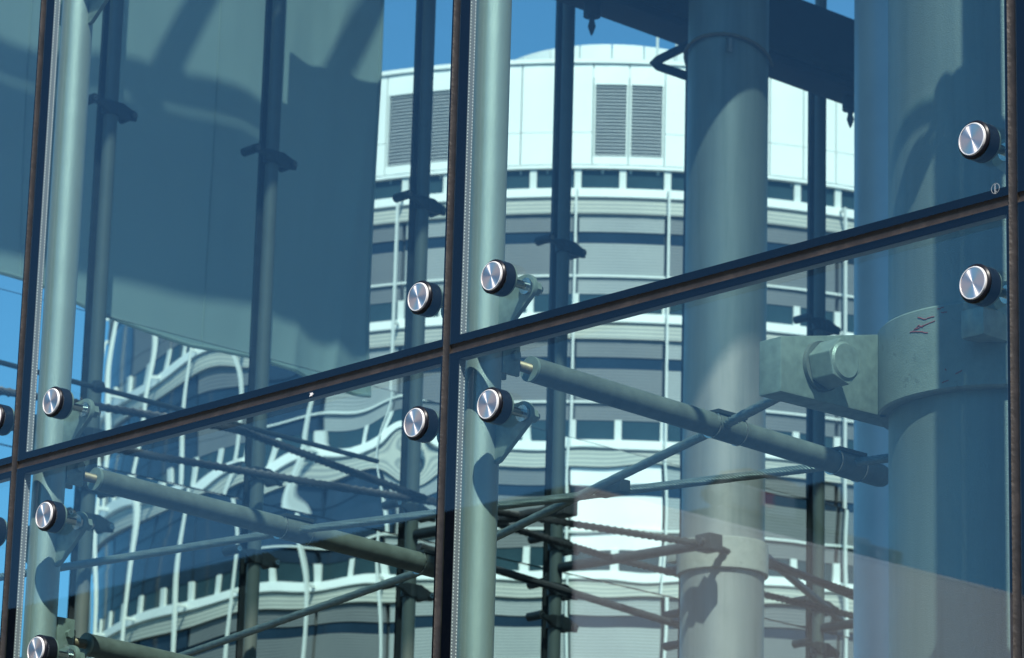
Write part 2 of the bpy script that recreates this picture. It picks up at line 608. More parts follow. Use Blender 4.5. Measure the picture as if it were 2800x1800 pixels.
# ------------------------------------------------------------------ building that is mirrored in the lower panes
bk = thing('flat_roofed_office_block', (-35.4, -34.26, GZ), 'flat roofed block mirrored in the lower panes, one face dark and one warm grey', 'building')
BX, BY, BZ = -35.446, -34.262, 11.647
MB().box((BX - 45, BY - 50, GZ), (BX - .3, BY - .3, BZ - .25)).build('core_wall', M['greyface'], bk, False)
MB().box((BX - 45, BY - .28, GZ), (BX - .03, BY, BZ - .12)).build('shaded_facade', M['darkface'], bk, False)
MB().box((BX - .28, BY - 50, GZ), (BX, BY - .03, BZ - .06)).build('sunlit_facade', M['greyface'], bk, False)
MB().box((BX - .5, BY - 50, BZ - .055), (BX + .005, BY + .02, BZ)).build('coping', M['coping'], bk, False)
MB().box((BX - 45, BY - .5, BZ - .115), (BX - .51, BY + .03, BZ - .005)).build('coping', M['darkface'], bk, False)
ob = thing('brick_office_block', (36, -34, GZ), 'brown brick office block behind the camera', 'building')  # unseen mass added behind the camera to cut low sky light
MB().box((15, -60, GZ), (60, -9, 11)).build('wall', M['brick'], ob, False)
MB().box((14.8, -60.2, 11.01), (60.2, -8.8, 11.4)).build('cornice', M['walk'], ob, False)
# window cleaning machine on its roof, mirrored right of the middle mast
mc = thing('roof_access_machine', (BX - .9, -40, BZ), 'dark roof access machine on rails, mirrored above the slanting roof edge', 'machine')
MB().box((BX - 1.4, -42.6, BZ + .02), (BX - .5, -38.0, BZ + .42)).build('chassis', M['machine'], mc, False, .05)
MB().box((BX - 1.2, -42.2, BZ + .42), (BX - .9, -40.2, BZ + .62)).build('rail', M['machlight'], mc, False, .02)
MB().cyl((BX - 1.5, -40.6, BZ + .85), (BX - .4, -40.6, BZ + .85), .42, 28).build('drum', M['machine'], mc)
MB().box((BX - 1.2, -41.3, BZ + .5), (BX - .6, -40.9, BZ + 1.1)).build('gear_case', M['machlight'], mc, False, .04)
MB().tube([(BX - .6, -37.9, BZ + .55), (BX - .6, -38.3, BZ + .9), (BX - .6, -38.8, BZ + 1.05), (BX - .6, -39.9, BZ + 1.0)], .16, 10).build('hood', M['machine'], mc)
MB().box((BX - .9, -39.8, BZ + .45), (BX - .4, -38.2, BZ + .85)).build('cab', M['machlight'], mc, False, .05)
MB().box((BX - .38, -39.2, BZ + .55), (BX - .36, -38.9, BZ + .8)).build('marker_plate', M['red'], mc, False)
for yy in (-41.3, -41.9, -42.3):
    MB().cyl((BX - .5, yy, BZ + .25), (BX - .44, yy, BZ + .25), .07, 14).build('headlight', M['machlight'], mc)
MB().cyl((BX - .6, -39.6, BZ + .05), (BX - .6, -39.4, BZ + .75), .05, 8).build('lever', M['machlight'], mc)

# ------------------------------------------------------------------ front glass panes
W_, H_ = 1.8, 1.6
GAP = .0115
TH = .034
pane_lab = {
    (0, 0): ('narrow strip of glass at the left edge, above the joint', 1), (0, 1): ('narrow strip of glass at the lower left edge, below the joint', 1),
    (1, 0): ('glass pane in front of the hanging cloth, upper left of the middle joint', 1), (1, 1): ('glass pane at lower left showing warped reflections and two steel cables', 1),
    (2, 0): ('glass pane in front of the white louvres, upper right of the middle joint', 1), (2, 1): ('glass pane at lower right in front of the hexagon bolt bracket', 1),
    (3, 0): ('dark sliver of glass at the right edge, above the joint', 1), (3, 1): ('dark sliver of glass at the right edge, below the joint', 1)}
holes = []
for i in range(4):
    for j in range(2):
        x0, x1 = -3.6 + i * W_ + GAP, -3.6 + (i + 1) * W_ - GAP
        z0, z1 = (0 + GAP, H_ - GAP) if j == 0 else (-H_ + GAP, 0 - GAP)
        p = thing('glass_pane', ((x0 + x1) / 2, 0, z0), pane_lab[(i, j)][0], 'glass pane', 'panes of the front glass wall')
        MB().box((x0, 0, z0), (x1, TH, z1)).build('glass_sheet', M['glass'], p, False)
        fl, frr, fb, ft = .031, .010, .021, .016
        f = MB()
        ys, ye = .003, .006
        f.box((x0, ys, z0), (x0 + fl, ye, z1)).box((x1 - frr, ys, z0), (x1, ye, z1))
        f.box((x0 + fl, ys, z0), (x1 - frr, ye, z0 + fb)).box((x0 + fl, ys, z1 - ft), (x1 - frr, ye, z1))
        f.build('frit_border', M['frit'], p, False)
        # edge spacers of the insulating unit
        a = .004
        MB().box((x0 + a, .009, z0 + a), (x0 + fl - .003, .030, z1 - a)).build('spacer_bar', M['spacer'], p, False)
        MB().box((x1 - .016, .009, z0 + a), (x1 - .007, .030, z1 - a)).build('spacer_bar', M['spacer'], p, False)
        MB().box((x0 + fl, .009, z1 - ft), (x1 - .02, .030, z1 - a)).build('spacer_bar', M['spacer'], p, False)
        MB().box((x0 + fl, .009, z0 + a), (x1 - .02, .030, z0 + fb - .004)).build('spacer_bar', M['spacer'], p, False)
        if i in (1, 2):
            dts = MB()
            n = int((z1 - z0 - .04) / .0085)
            for q in range(n):
                zz = z0 + .02 + q * .0085
                for yy in (.0125, .0265):
                    xx = x0 + fl - .0026
                    dts.add([(xx, yy - .0016, zz - .0016), (xx, yy + .0016, zz - .0016), (xx, yy + .0016, zz + .0016), (xx, yy - .0016, zz + .0016)], [(0, 1, 2, 3)])
            d_ = dts.build('perforations', M['dot'], p, False)
            d_['kind'] = 'stuff'

for (x0, x1, z0, z1, lb) in ((-5.4, 5.4, H_ + .012, 8.9, 'tall glazing above the picture'), (3.612, 5.4, -H_, H_, 'glazing outside the right picture edge')):
    p = thing('glass_pane', ((x0 + x1) / 2, 0, z0), lb + ', same wall as the front panes', 'glass pane', 'panes of the front glass wall')
    MB().box((x0, 0, z0), (x1, TH, z1)).build('glass_sheet', M['glass'], p, False)
# sealant joints
def joint_profile(half):
    return [(-half, .000), (-half * .7, .0030), (-half * .2, .0052), (half * .35, .0055), (half * .8, .0030), (half, .001), (half, .03), (-half, .03)]
seal_lab = ['dark brown vertical sealant joint left of the left mast tube', 'dark brown vertical sealant joint left of the middle mast tube', 'dark brown vertical sealant joint at the right edge of the picture']
for i, X in enumerate((-1.8, 0, 1.8)):
    poly = [(X + a, b - .001, -H_) for a, b in joint_profile(GAP)]
    tag(MB().prism(poly, (0, 0, 2 * H_)).build('sealant_joint', M['seal'], base=(X, 0, -H_), angle=60), seal_lab[i], 'sealant', 'sealant joints of the front glass wall')
hj = thing('sealant_joint', (0, 0, 0), 'long brown sealant joint running slantwise across the whole picture', 'sealant', 'sealant joints of the front glass wall')
for i in range(4):
    xa, xb = -3.6 + i * W_ + GAP, -3.6 + (i + 1) * W_ - GAP
    poly = [(xa, b, a) for a, b in joint_profile(GAP)]
    MB().prism(poly, (xb - xa, 0, 0)).build('sealant_bead', M['seal'], hj, angle=60)

# ------------------------------------------------------------------ mast tubes with fixing arms
MY, MR, MO = .108, .046, .018
def arm_mb(sgn, zd, th=.014):
    """fixing arm in mast coordinates: x along the facade, y inwards"""
    y = .012
    m = MB()
    hx = sgn * .138
    pts = [Vector((sgn * .02, 0, zd + .02)), Vector((sgn * .02, 0, zd - .115)), Vector((sgn * .06, 0, zd - .105))]
    n = 20
    # head circle, taking the outer part, then hull by angle sort
    circ = [Vector((hx + .034 * math.cos(2 * PI * k / n), 0, zd + .034 * math.sin(2 * PI * k / n))) for k in range(n)]
    allp = pts + circ
    # convex hull in (x,z)
    P = sorted([(round(q.x, 5), round(q.z, 5)) for q in allp])
    def half(pp):
        h = []
        for q in pp:
            while len(h) >= 2 and (h[-1][0] - h[-2][0]) * (q[1] - h[-2][1]) - (h[-1][1] - h[-2][1]) * (q[0] - h[-2][0]) <= 0:
                h.pop()
            h.append(q)
        return h
    lo, hi = half(P), half(P[::-1])
    H = lo[:-1] + hi[:-1]
    m.prism([(a, y - th / 2, b) for a, b in H], (0, th, 0))
    return m

def make_mast(X, label, nodes, top=7.0, zs=GZ, group='mast tubes of the front glass wall'):
    t = thing('facade_mast', (X + MO, MY, zs), label, 'mast', group)
    MB().cyl((X + MO, MY, zs), (X + MO, MY, top), MR, 40).build('tube', M['paint'], t)
    for zd in nodes:
        for s in (-1, 1):
            m = arm_mb(s, zd)
            m.v = [v + Vector((X + MO, MY, 0)) for v in m.v]
            m.build('fixing_arm', M['zinc'], t, True, .0015, angle=30)
    return t
make_mast(-1.8, 'pale grey green mast tube at far left, beside the hanging cloth', (.156, -.168, -.545, 1.44))
make_mast(0, 'pale grey green mast tube in the middle, right of the central sealant joint', (.156, -.168, 1.44))
make_mast(1.8, 'pale mast tube just outside the right edge, its shadow on the column', (.156, -.168, 1.44))

# point fixings: disc outside, gasket through the glass, rod and nut to the arm
def make_fixing(loc, label):
    t = thing('point_fixing', loc, label, 'glass fixing', 'disc fixings of the front glass wall')
    x, y, z = loc
    def C_(a, b, r, n=36, r2=None):
        return MB().cyl((x, a, z), (x, b, z), r, n, r2)
    C_(-.0095, -.006, .0335).build('disc_cap', M['disc'], t)
    MB().lathe([(.0338, -.0105), (.0357, -.0105), (.0368, -.008), (.0368, -.004), (.0338, -.004)], (x, 0, z), (0, 1, 0), 40).build('disc_rim', M['rim'], t)
    MB().lathe([(.030, -.0045), (.0405, -.0055), (.0435, -.002), (.0435, .006), (.0425, .010), (.0435, .014), (.0435, .034), (.030, .034)], (x, 0, z), (0, 1, 0), 40).build('gasket', M['rubber'], t)
    MB().lathe([(.008, .0345), (.041, .0345), (.041, .041), (.034, .046), (.008, .046)], (x, 0, z), (0, 1, 0), 40).build('inner_flange', M['zinc'], t)
    C_(.046, .105, .0105, 20).build('rod', M['steel'], t)
    MB().lathe([(.0107, .104), (.021, .104), (.021, .1105), (.0107, .1105)], (x, 0, z), (0, 1, 0), 28).build('washer', M['steel'], t)
    MB().cyl((x, .129, z), (x, .147, z), .019, 6).build('nut', M['zinc'], t, False, .001)
    C_(.147, .158, .010, 16).build('rod_end', M['steel'], t)
    return t
FX = [((-.108 + .004, 0, .156), 'brushed steel disc fixing above the joint, just left of the central sealant joint'),
      ((.166, 0, .156), 'brushed steel disc fixing on the middle mast tube, above the long joint'),
      ((-.106 + .004, 0, -.168), 'brushed steel disc fixing below the joint, just left of the central sealant joint'),
      ((.166, 0, -.168), 'brushed steel disc fixing on the middle mast tube, below the long joint'),
      ((-1.634, 0, .156), 'brushed steel disc fixing on the left mast tube, above the long joint'),
      ((-1.634, 0, -.168), 'brushed steel disc fixing on the left mast tube, just below the long joint'),
      ((-1.634, 0, -.545), 'brushed steel disc fixing at the bottom left corner of the picture'),
      ((1.694, 0, .156), 'brushed steel disc fixing at upper right in front of the big column'),
      ((1.694, 0, -.168), 'brushed steel disc fixing above the column collar at right'),
      ((-1.910, 0, .156), 'half hidden disc fixing cut by the left picture edge, above the joint'),
      ((-1.910, 0, -.168), 'half hidden disc fixing cut by the left picture edge, below the joint'),
      ((1.694, 0, 1.44), 'disc fixing above the picture that shades the big column')]
for loc, lab in FX:
    make_fixing(loc, lab)

# ------------------------------------------------------------------ struts behind the masts
def make_strut(X, y1, z0, z1, label, saddles, r=.032):
    x = X + MO
    t = thing('compression_strut', (x, .16, z0), label, 'strut', 'struts behind the front masts')
    d = Vector((0, y1 - .268, z1 - z0)).normalized()
    p0 = Vector((x, .268, z0))
    p1 = Vector((x, y1, z1))
    MB().cyl(p0, p1, r, 32).build('tube', M['strut'], t)
    MB().lathe([(.014, -.004), (r + .001, -.004), (r + .001, .004), (.014, .004)], p0, d, 32).build('end_plate', M['zinc'], t)
    MB().lathe([(.001, 0), (r, 0), (r * .9, .018), (r * .6, .03), (.001, .034)], p1, d, 24, False).build('end_cap', M['strut'], t)
    pts = []
    rod = MB()
    prof = []
    n = 14
    for k in range(n):
        h = -.060 + .06 * k / n
        prof += [(.0135, h), (.0115, h + .03 / n)]
    rod.lathe(prof, p0, d, 16, False)
    rod.build('threaded_rod', M['rod'], t)
    # clevis welded to the mast
    zc = z0 + .012
    for s in (-1, 1):
        MB().box((x + s * .024 - .006, MY + .038, zc - .05), (x + s * .024 + .006, .205, zc + .045)).build('clevis_plate', M['zinc'], t, True, .003)
    MB().box((x - .014, .165, zc - .022), (x + .014, .222, zc + .02)).build('eye_block', M['darksteel'], t, True, .004)
    MB().cyl((x - .042, .185, zc), (x + .042, .185, zc), .013, 6).build('pin_bolt', M['zinc'], t, False, .001)
    for y in saddles:
        q = p0 + d * (y - .268)
        sd_ = MB().lathe([(r - .004, -.05), (r + .003, -.05), (r + .003, .05), (r - .004, .05)], q, d, 32).build('saddle_sleeve', M['strut'], t)
        for e in (-.05, .05):
            MB().lathe([(r + .0005, -.002), (r + .005, -.002), (r + .005, .002), (r + .0005, .002)], q + d * e, d, 32).build('weld_ring', M['steel'], sd_)
        MB().box((q.x - .02, q.y - .055, q.z + r - .004), (q.x + .03, q.y + .055, q.z + r + .006)).build('slot_cover', M['darksteel'], sd_, False)
    return t
make_strut(0, 1.575, .004, -.026, 'grey round strut running right from the middle mast to the big column', (.97, 1.44))
make_strut(-1.8, 1.60, .009, -.026, 'grey round strut running right from the left mast, below the long joint', (1.0, 1.55))
make_strut(-1.8, 1.60, -.468, -.50, 'dark strut crossing the bottom left corner', ())

# ------------------------------------------------------------------ wire ropes
def smooth_poly(pts, rad=.10, step=.012):
    pts = [Vector(p) for p in pts]
    out = []
    for i in range(len(pts)):
        if i in (0, len(pts) - 1):
            out.append(pts[i])
        else:
            a = (pts[i - 1] - pts[i]).normalized() * rad + pts[i]
            b = (pts[i + 1] - pts[i]).normalized() * rad + pts[i]
            for k in range(7):
                t = k / 6
                out.append(a * (1 - t) ** 2 + pts[i] * 2 * t * (1 - t) + b * t * t)
    res = [out[0]]
    for i in range(len(out) - 1):
        L = (out[i + 1] - out[i]).length
        n = max(1, int(L / step))
        for k in range(1, n + 1):
            res.append(out[i].lerp(out[i + 1], k / n))
    return res
def rope(pts, r, nst, pitch, step, sides=5):
    path = smooth_poly(pts, .1, step)
    m = MB()
    rs = r * math.sin(PI / nst) / (1 + math.sin(PI / nst)) * .96
    rh = r - rs
    L = 0
    fr = []
    prev = None
    for i, p in enumerate(path):
        d = (path[min(i + 1, len(path) - 1)] - path[max(i - 1, 0)]).normalized()
        a = Vector((0, 0, 1))
        a = (a - d * a.dot(d)).normalized()
        b = d.cross(a)
        if i:
            L += (p - path[i - 1]).length
        fr.append((p, a, b, L))
    for s_ in range(nst):
        ph = 2 * PI * s_ / nst
        c = [p + a * (rh * math.cos(ph + 2 * PI * L / pitch)) + b * (rh * math.sin(ph + 2 * PI * L / pitch)) for p, a, b, L in fr]
        m.tube(c, rs, sides)
    return m
def make_rope(name, pts, r, label, group, nst=8, pitch=.085, step=.012, sides=5, base=None, mat='rope'):
    b = base or pts[0]
    t = thing(name, b, label, 'cable', group)
    rope(pts, r, nst, pitch, step, sides).build('wire_rope', M[mat], t, True, angle=80)
    MB().tube(smooth_poly(pts, .1, .07), r * .66, 8).build('rope_core', M['rubber'], t)
    return t
c1 = make_rope('wire_rope_cable', [(-3.6, .70, -.02), (-1.782, 1.0, -.012), (.018, 1.445, -.018), (1.6, 1.75, -.02)], .0135, 'twisted steel cable running nearly level past the left strut to the big column', 'wire ropes of the front glass wall')
c2 = make_rope('wire_rope_cable', [(-3.62, 1.99, -.02), (-1.782, 1.575, -.02), (.018, .965, -.005), (.80, .50, -.10)], .0135, 'twisted steel cable climbing from the bottom left to the bolted column bracket', 'wire ropes of the front glass wall')
pe, pd = Vector((.80, .50, -.10)), (Vector((.80, .50, -.10)) - Vector((.018, .965, -.005))).normalized()
MB().cyl(pe - pd * .24, pe - pd * .17, .017, 20, .029).cyl(pe - pd * .17, pe, .029, 20).build('end_socket', M['strut'], c2)
MB().cyl(pe - pd * .175, pe - pd * .168, .031, 20).build('socket_ring', M['zinc'], c2)
# clamp where the two ropes cross
xp = Vector((-.68, 1.235, -.012))
MB().box((xp.x - .05, xp.y - .012, xp.z - .02), (xp.x + .05, xp.y + .03, xp.z + .018)).build('cross_clamp', M['darksteel'], c1, True, .004)

# ------------------------------------------------------------------ big column at right
def make_column(cx, cy, label, z_col, rot, top=9.0, extra=True):
    """column with collar and bolted clevis bracket; the bracket points to local -y (rot turns it)"""
    t = thing('steel_column', (cx, cy, GZ), label, 'column', 'big round steel columns')
    t['_b'] = (cx, cy, 0)
    t.location = (cx, cy, 0)
    t.rotation_euler = (0, 0, rot)
    R = .276
    def P(q):
        return q
    def L(m):
        m.v = [v + Vector((cx, cy, 0)) for v in m.v]
        return m
    L(MB().cyl((0, 0, GZ), (0, 0, top), R, 96)).build('shaft', M['colpaint'], t)
    zb, zt = z_col - .105, z_col + .105
    cl = L(MB().lathe([(R - .01, zb), (R + .022, zb), (R + .027, zb + .005), (R + .027, zt - .005), (R + .022, zt), (R - .01, zt)], (0, 0, 0), (0, 0, 1), 96)).build('collar', M['collar'], t)
    # clevis bracket: box tapering outwards, running towards -y on the -x side
    xo, xi = -.203, -.275
    ya, yb = -.215, -.565
    bz0, bz1, az0, az1 = z_col - .115, z_col + .02, z_col - .105, z_col + .10
    vs = []
    for x in (xo, xi):
        vs += [(x, ya + (.10 if x == xi else 0), az0), (x, ya + (.10 if x == xi else 0), az1), (x, yb, bz1), (x, yb, bz0)]
    br = L(MB().add(vs, [(0, 1, 2, 3), (7, 6, 5, 4), (0, 4, 5, 1), (1, 5, 6, 2), (2, 6, 7, 3), (3, 7, 4, 0)])).build('bolt_bracket', M['zinc'], t, True, .006)
    L(MB().tube([(xo + .004, ya + .004, az0), (xo + .004, ya + .004, az1)], .010, 10)).build('weld_seam', M['zinc'], br)
    zc = z_col - .028
    yc = -.43
    L(MB().cyl((xo - .002, yc, zc), (xo + .012, yc, zc), .061, 36)).build('washer', M['strut'], br)
    L(MB().cyl((xo + .012, yc, zc), (xo + .080, yc, zc), .057, 6)).build('hex_bolt', M['zinc'], br, False, .003)
    L(MB().cyl((xo + .080, yc, zc), (xo + .085, yc, zc), .047, 32, .041)).build('bolt_face', M['zinc'], br)
    L(MB().cyl((xi - .06, yc, zc), (xi + .004, yc, zc), .050, 6)).build('nut', M['strut'], br, False, .003)
    # mounting ear on the front of the collar
    L(MB().box((.135, -.318, z_col + .0), (.205, -.20, z_col + .07))).build('mounting_ear', M['zinc'], cl, True, .008)
    return t
c_big = make_column(1.063, .85, 'big grey round column at right with a collar and hexagon bolt bracket', -.085, 0)
make_column(-10.36, 11.70, 'grey round column in the distance, half in shadow, under the dark beam', 2.95, R_(-90))

def ray_cyl(px, py, cx, cy, R):
    d = fw + rt * ((px - 1400) / FPX) - up * ((py - 900) / FPX)
    a = d.x * d.x + d.y * d.y
    ox, oy = CAM.x - cx, CAM.y - cy
    b = ox * d.x + oy * d.y
    t = (-b - math.sqrt(max(0, b * b - a * (ox * ox + oy * oy - R * R)))) / a
    return CAM + d * t
rm = random.Random(11)
cl_big = [o for o in c_big.children if o.name.startswith('collar')][0]
marks = [[(1125, 793), (1180, 788), (1250, 797)], [(1150, 780), (1190, 745), (1215, 755)], [(1165, 770), (1225, 745), (1300, 712)], [(1180, 692), (1230, 700), (1295, 682)], [(1318, 632), (1362, 616)], [(1345, 655), (1385, 650)],
         [(1370, 1050), (1380, 1060)], [(1350, 1145), (1395, 1130)], [(1445, 1085), (1490, 1060)]]
for mk in marks:
    pts = [ray_cyl(2050 + a / 2.567, 600 + b / 2.567, 1.063, .85, .3035) for a, b in mk]
    fine = []
    for i in range(len(pts) - 1):
        for q in range(6):
            fine.append(pts[i].lerp(pts[i + 1], q / 6) + Vector((0, 0, rm.uniform(-.0012, .0012))))
    fine.append(pts[-1])
    MB().tube(fine, .0013, 5).build('crayon_mark', M['red'], cl_big, False)

# ------------------------------------------------------------------ rear glass wall (runs away to the right, seen from inside)
RX = -11.5
RYS = [7.367 + 1.301 * k for k in range(7)]
RN = [5.25, 3.15, 2.84, 2.62]
names_r = ['first rear mast from the left, behind the left mast tube', 'second rear mast from the left, below the hanging cloth', 'third rear mast, between the cloth and the central joint',
           'fourth rear mast, right of the middle mast tube', 'fifth rear mast, hidden behind the distant column', 'sixth rear mast, between the two big columns', 'rear mast hidden behind the big right column']
def make_rear(Y, label, k):
    t = thing('rear_mast', (RX, Y, GZ), label, 'mast', 'masts of the rear glass wall')
    t['_b'] = (0, 0, 0)
    t.rotation_euler = (0, 0, R_(-90))             # local x -> -Y, local y (inwards) -> +X
    t.location = (RX, Y, 0)
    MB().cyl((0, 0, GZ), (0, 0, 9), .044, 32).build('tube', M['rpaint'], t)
    for z in RN:
        cb = MB().cyl((0, 0, z - .04), (0, 0, z + .04), .058, 24).build('clamp_ring', M['darksteel'], t)
        ar = MB()
        ar.prism([(-.17, .02, z - .045), (-.15, .02, z + .012), (-.06, .02, z + .045), (.06, .02, z + .042), (.10, .02, z + .03), (.17, .02, z + .036), (.17, .02, z + .002), (.10, .02, z - .006), (.05, .02, z - .035), (-.05, .02, z - .05)], (0, .03, 0))
        ar.build('clamp_arm', M['darksteel'], t, True, .004)
        MB().cyl((.17, -.08, z + .02), (.17, .06, z + .02), .030, 14).cyl((-.14, -.08, z - .015), (-.14, .06, z - .015), .026, 14).build('clamp_bolt', M['darksteel'], t)
        for q in ((.17, z + .02), (-.14, z - .015)):
            MB().lathe([(.008, .061), (.015, .061), (.015, .067), (.008, .067)], (q[0], 0, q[1]), (0, 1, 0), 14).build('bolt_washer', M['steel'], cb)
    # inward strut at the cable level
    if k in (2, 3, 5):
        MB().cyl((0, .05, 2.99), (0, 1.45, 2.95), .034, 16).build('strut', M['darksteel'], t)
        MB().box((-.06, 1.36, 2.90), (.06, 1.50, 3.01)).build('end_clamp', M['darksteel'], t, True, .01)
        MB().cyl((-.09, 1.43, 2.955), (.09, 1.43, 2.955), .028, 8).build('end_pin', M['darksteel'], t)
    return t
for k, Y in enumerate(RYS):
    make_rear(Y, names_r[k], k)
# rear panes
RG = RX - .085
def wavy_pane(y0, y1, z0, z1, amp, seed):
    rnd = random.Random(seed)
    ph = [rnd.uniform(0, 6.28) for _ in range(8)]
    ny, nz = 40, 44
    vs, fs = [], []
    def hgt(u, v):
        a = math.sin(u * 5 + ph[0]) * .5 + math.sin(v * 4.2 + ph[1] + u * 2) * .6 + math.sin(u * 9 - v * 5 + ph[2]) * .22 + math.sin(v * 11 + ph[3]) * .12
        e = math.exp(-min(abs(v - z1), abs(v - z0)) * 3)       # roller wave is strongest by the edge
        lens = .0035 * math.exp(-((u - 9.98) ** 2 + (v - 3.55) ** 2) / .045)
        return amp * a * (.5 + 1.3 * e) + lens
    for s_ in (0, 1):
        for i in range(ny + 1):
            for j in range(nz + 1):
                y = y0 + (y1 - y0) * i / ny
                z = z0 + (z1 - z0) * j / nz
                vs.append((RG + (hgt(y, z) if s_ else 0) + s_ * .02, y, z))
    N = (ny + 1) * (nz + 1)
    for i in range(ny):
        for j in range(nz):
            a = i * (nz + 1) + j
            fs.append((a, a + 1, a + nz + 2, a + nz + 1))
            fs.append((N + a, N + a + nz + 1, N + a + nz + 2, N + a + 1))
    for i in range(ny):
        a, b = i * (nz + 1), (i + 1) * (nz + 1)
        fs.append((a, b, N + b, N + a))
        fs.append((a + nz, N + a + nz, N + b + nz, b + nz))
    for j in range(nz):
        a = ny * (nz + 1) + j
        fs.append((j, N + j, N + j + 1, j + 1))
        fs.append((a, a + 1, N + a + 1, N + a))
    return MB().add(vs, fs)
ZJ = 2.995
bay_n = ['left of the first rear mast', 'between the first and second rear masts', 'between the second and third rear masts', 'between the third and fourth rear masts',
         'between the fourth rear mast and the distant column', 'between the distant column and the sixth rear mast', 'right of the sixth rear mast']
for k in range(7):
    y0, y1 = RYS[0] + 1.301 * (k - 1), RYS[0] + 1.301 * k
    for row, (z0, z1) in enumerate(((3.95, 7.5), (-.2, ZJ), (ZJ, 3.95))):
        p = thing('rear_glass_pane', (RG, (y0 + y1) / 2, z0), ('upper', 'lower', 'middle')[row] + ' rear glass pane ' + bay_n[k], 'glass pane', 'panes of the rear glass wall')
        a = .05
        if row >= 1:
            wavy_pane(y0 + a, y1 - a, z0 + .004, z1 - .004, (.0009 if row == 1 else (.0007, .0008, .0013, .0012)[k]) if k < 3 else .0003, 10 + k + 20 * row).build('glass_sheet', M['wglass'], p, True, angle=50)
        else:
            MB().box((RG, y0 + a, z0 + .004), (RG + .02, y1 - a, z1 - .004)).build('glass_sheet', M['rglass'], p, False)
        e = MB()
        e.box((RG - .002, y0 + .001, z0), (RG + .023, y0 + .045, z1)).box((RG - .002, y1 - .045, z0), (RG + .023, y1 - .001, z1))
        e.build('edge_seal', M['darksteel'], p, False)

# rear horizontal ropes
make_rope('rear_rope_cable', [(RX + .60, 4.2, 2.97), (RX + 1.40, RYS[0], 2.96), (RX + 1.05, RYS[1], 2.97), (RX + .72, RYS[2], 2.98), (RX + .55, RYS[3], 2.98), (RX + .5, 15.5, 2.98)], .028,
          'dark rear cable sinking from the left mast towards the fourth rear mast', 'ropes of the rear glass wall', 8, .2, .05, 4, None, 'darksteel')
make_rope('rear_rope_cable', [(RX + .35, 5.5, 2.96), (RX + .5, RYS[0], 2.96), (RX + .75, RYS[1], 2.96), (RX + 1.05, RYS[2], 2.96), (RX + 1.40, RYS[3], 2.95), (RX + .9, 14.5, 2.95)], .028,
          'dark rear cable rising towards the distant column bracket', 'ropes of the rear glass wall', 8, .2, .05, 4, None, 'darksteel')
rr_ = thing('rear_tie_rod', (-11.2, 5, 3.38), 'thin dark tie rod across the sky at left', 'rod', 'thin tie rods of the rear glass wall')
MB().cyl((-11.2, 4.5, 3.40), (-11.2, 9.4, 3.33), .016, 10).build('rod_bar', M['darksteel'], rr_)
MB().lathe([(.001, -.05), (.035, -.03), (.04, 0), (.035, .03), (.001, .05)], (-11.2, 7.17, 3.37), (0, 1, 0), 16, False).build('turnbuckle', M['darksteel'], rr_)
r2_ = thing('rear_tie_rod', (-11.2, 9, 2.3), 'thin dark tie rod low between the third rear mast and the distant column', 'rod', 'thin tie rods of the rear glass wall')
MB().cyl((-11.0, 9.6, 2.78), (-11.0, 12.4, 2.62), .026, 10).build('rod_bar', M['darksteel'], r2_)
r3_ = thing('rear_tie_rod', (-11.2, 12, 3), 'dark tie rods forming a vee right of the distant column', 'rod', 'thin tie rods of the rear glass wall')
MB().cyl((-10.2, 11.9, 3.02), (-11.4, 14.0, 3.06), .028, 10).build('rod_bar', M['darksteel'], r3_)
MB().cyl((-10.2, 11.9, 2.98), (-10.9, 14.6, 2.98), .028, 10).build('rod_bar', M['darksteel'], r3_)

# ------------------------------------------------------------------ hanging shade cloth behind the rear masts
FXp = -11.95
def cloth():
    ny, nz = 240, 60
    y0, y1 = 4.2, 9.93
    zt = 8.6
    vs, fs = [], []
    for s_ in (0, 1):
        for i in range(ny + 1):
            u = i / ny
            y = y0 + (y1 - y0) * u
            zb = 4.15 - .14 * max(0, min(1, (y - 7.2) / 1.2)) + .02 * math.sin(y * 3)
            for j in range(nz + 1):
                v = j / nz
                z = zb + (zt - zb) * v
                e = max(0, min(1, (y - 8.6) / 1.3))
                lowr = math.exp(-(z - 4) / .8)
                x = FXp + .05 * math.sin(y * 2.1 + z * .5) + e * .042 * (1 - abs(math.sin(y * 8.5 - (z - 4) * 1.2))) * (.45 + lowr) + .012 * math.sin(y * 6 + z)
                x += (.003 * math.sin(y * 23 + 4 * math.sin(z * .9)) + .0012 * math.sin(y * 47 - z * 1.3)) * (.15 + e)
                x += .10 * math.exp(-((y - 7.3) / .5) ** 2) * lowr
                yy = y + (.05 * (v) if i == ny else 0)
                vs.append((x - s_ * .004, yy, z))
    N = (ny + 1) * (nz + 1)
    for i in range(ny):
        for j in range(nz):
            a = i * (nz + 1) + j
            fs.append((a, a + nz + 1, a + nz + 2, a + 1))
            fs.append((N + a, N + a + 1, N + a + nz + 2, N + a + nz + 1))
    for i in range(ny):
        a, b = i * (nz + 1), (i + 1) * (nz + 1)
        fs.append((a, N + a, N + b, b))
        fs.append((a + nz, b + nz, N + b + nz, N + a + nz))
    for j in range(nz):
        a = ny * (nz + 1) + j
        fs.append((j, j + 1, N + j + 1, N + j))
        fs.append((a, N + a, N + a + 1, a + 1))
    return MB().add(vs, fs), [(vs[i * (nz + 1)]) for i in range(ny + 1)], [vs[ny * (nz + 1) + j] for j in range(nz + 1)]
cm, hem, edge = cloth()
ct = thing('shade_cloth', (FXp, 7, 4.0), 'large off white cloth hanging behind the rear masts at upper left', 'cloth')
CV = [v.copy() for v in cm.v]
cm.build('sheet', M['cloth'], ct, True, angle=80)
MB().tube([(p[0], p[1], p[2] + .01) for p in hem], .016, 8).build('hem', M['cloth'], ct)
MB().tube(edge, .014, 8).build('side_seam', M['cloth'], ct)
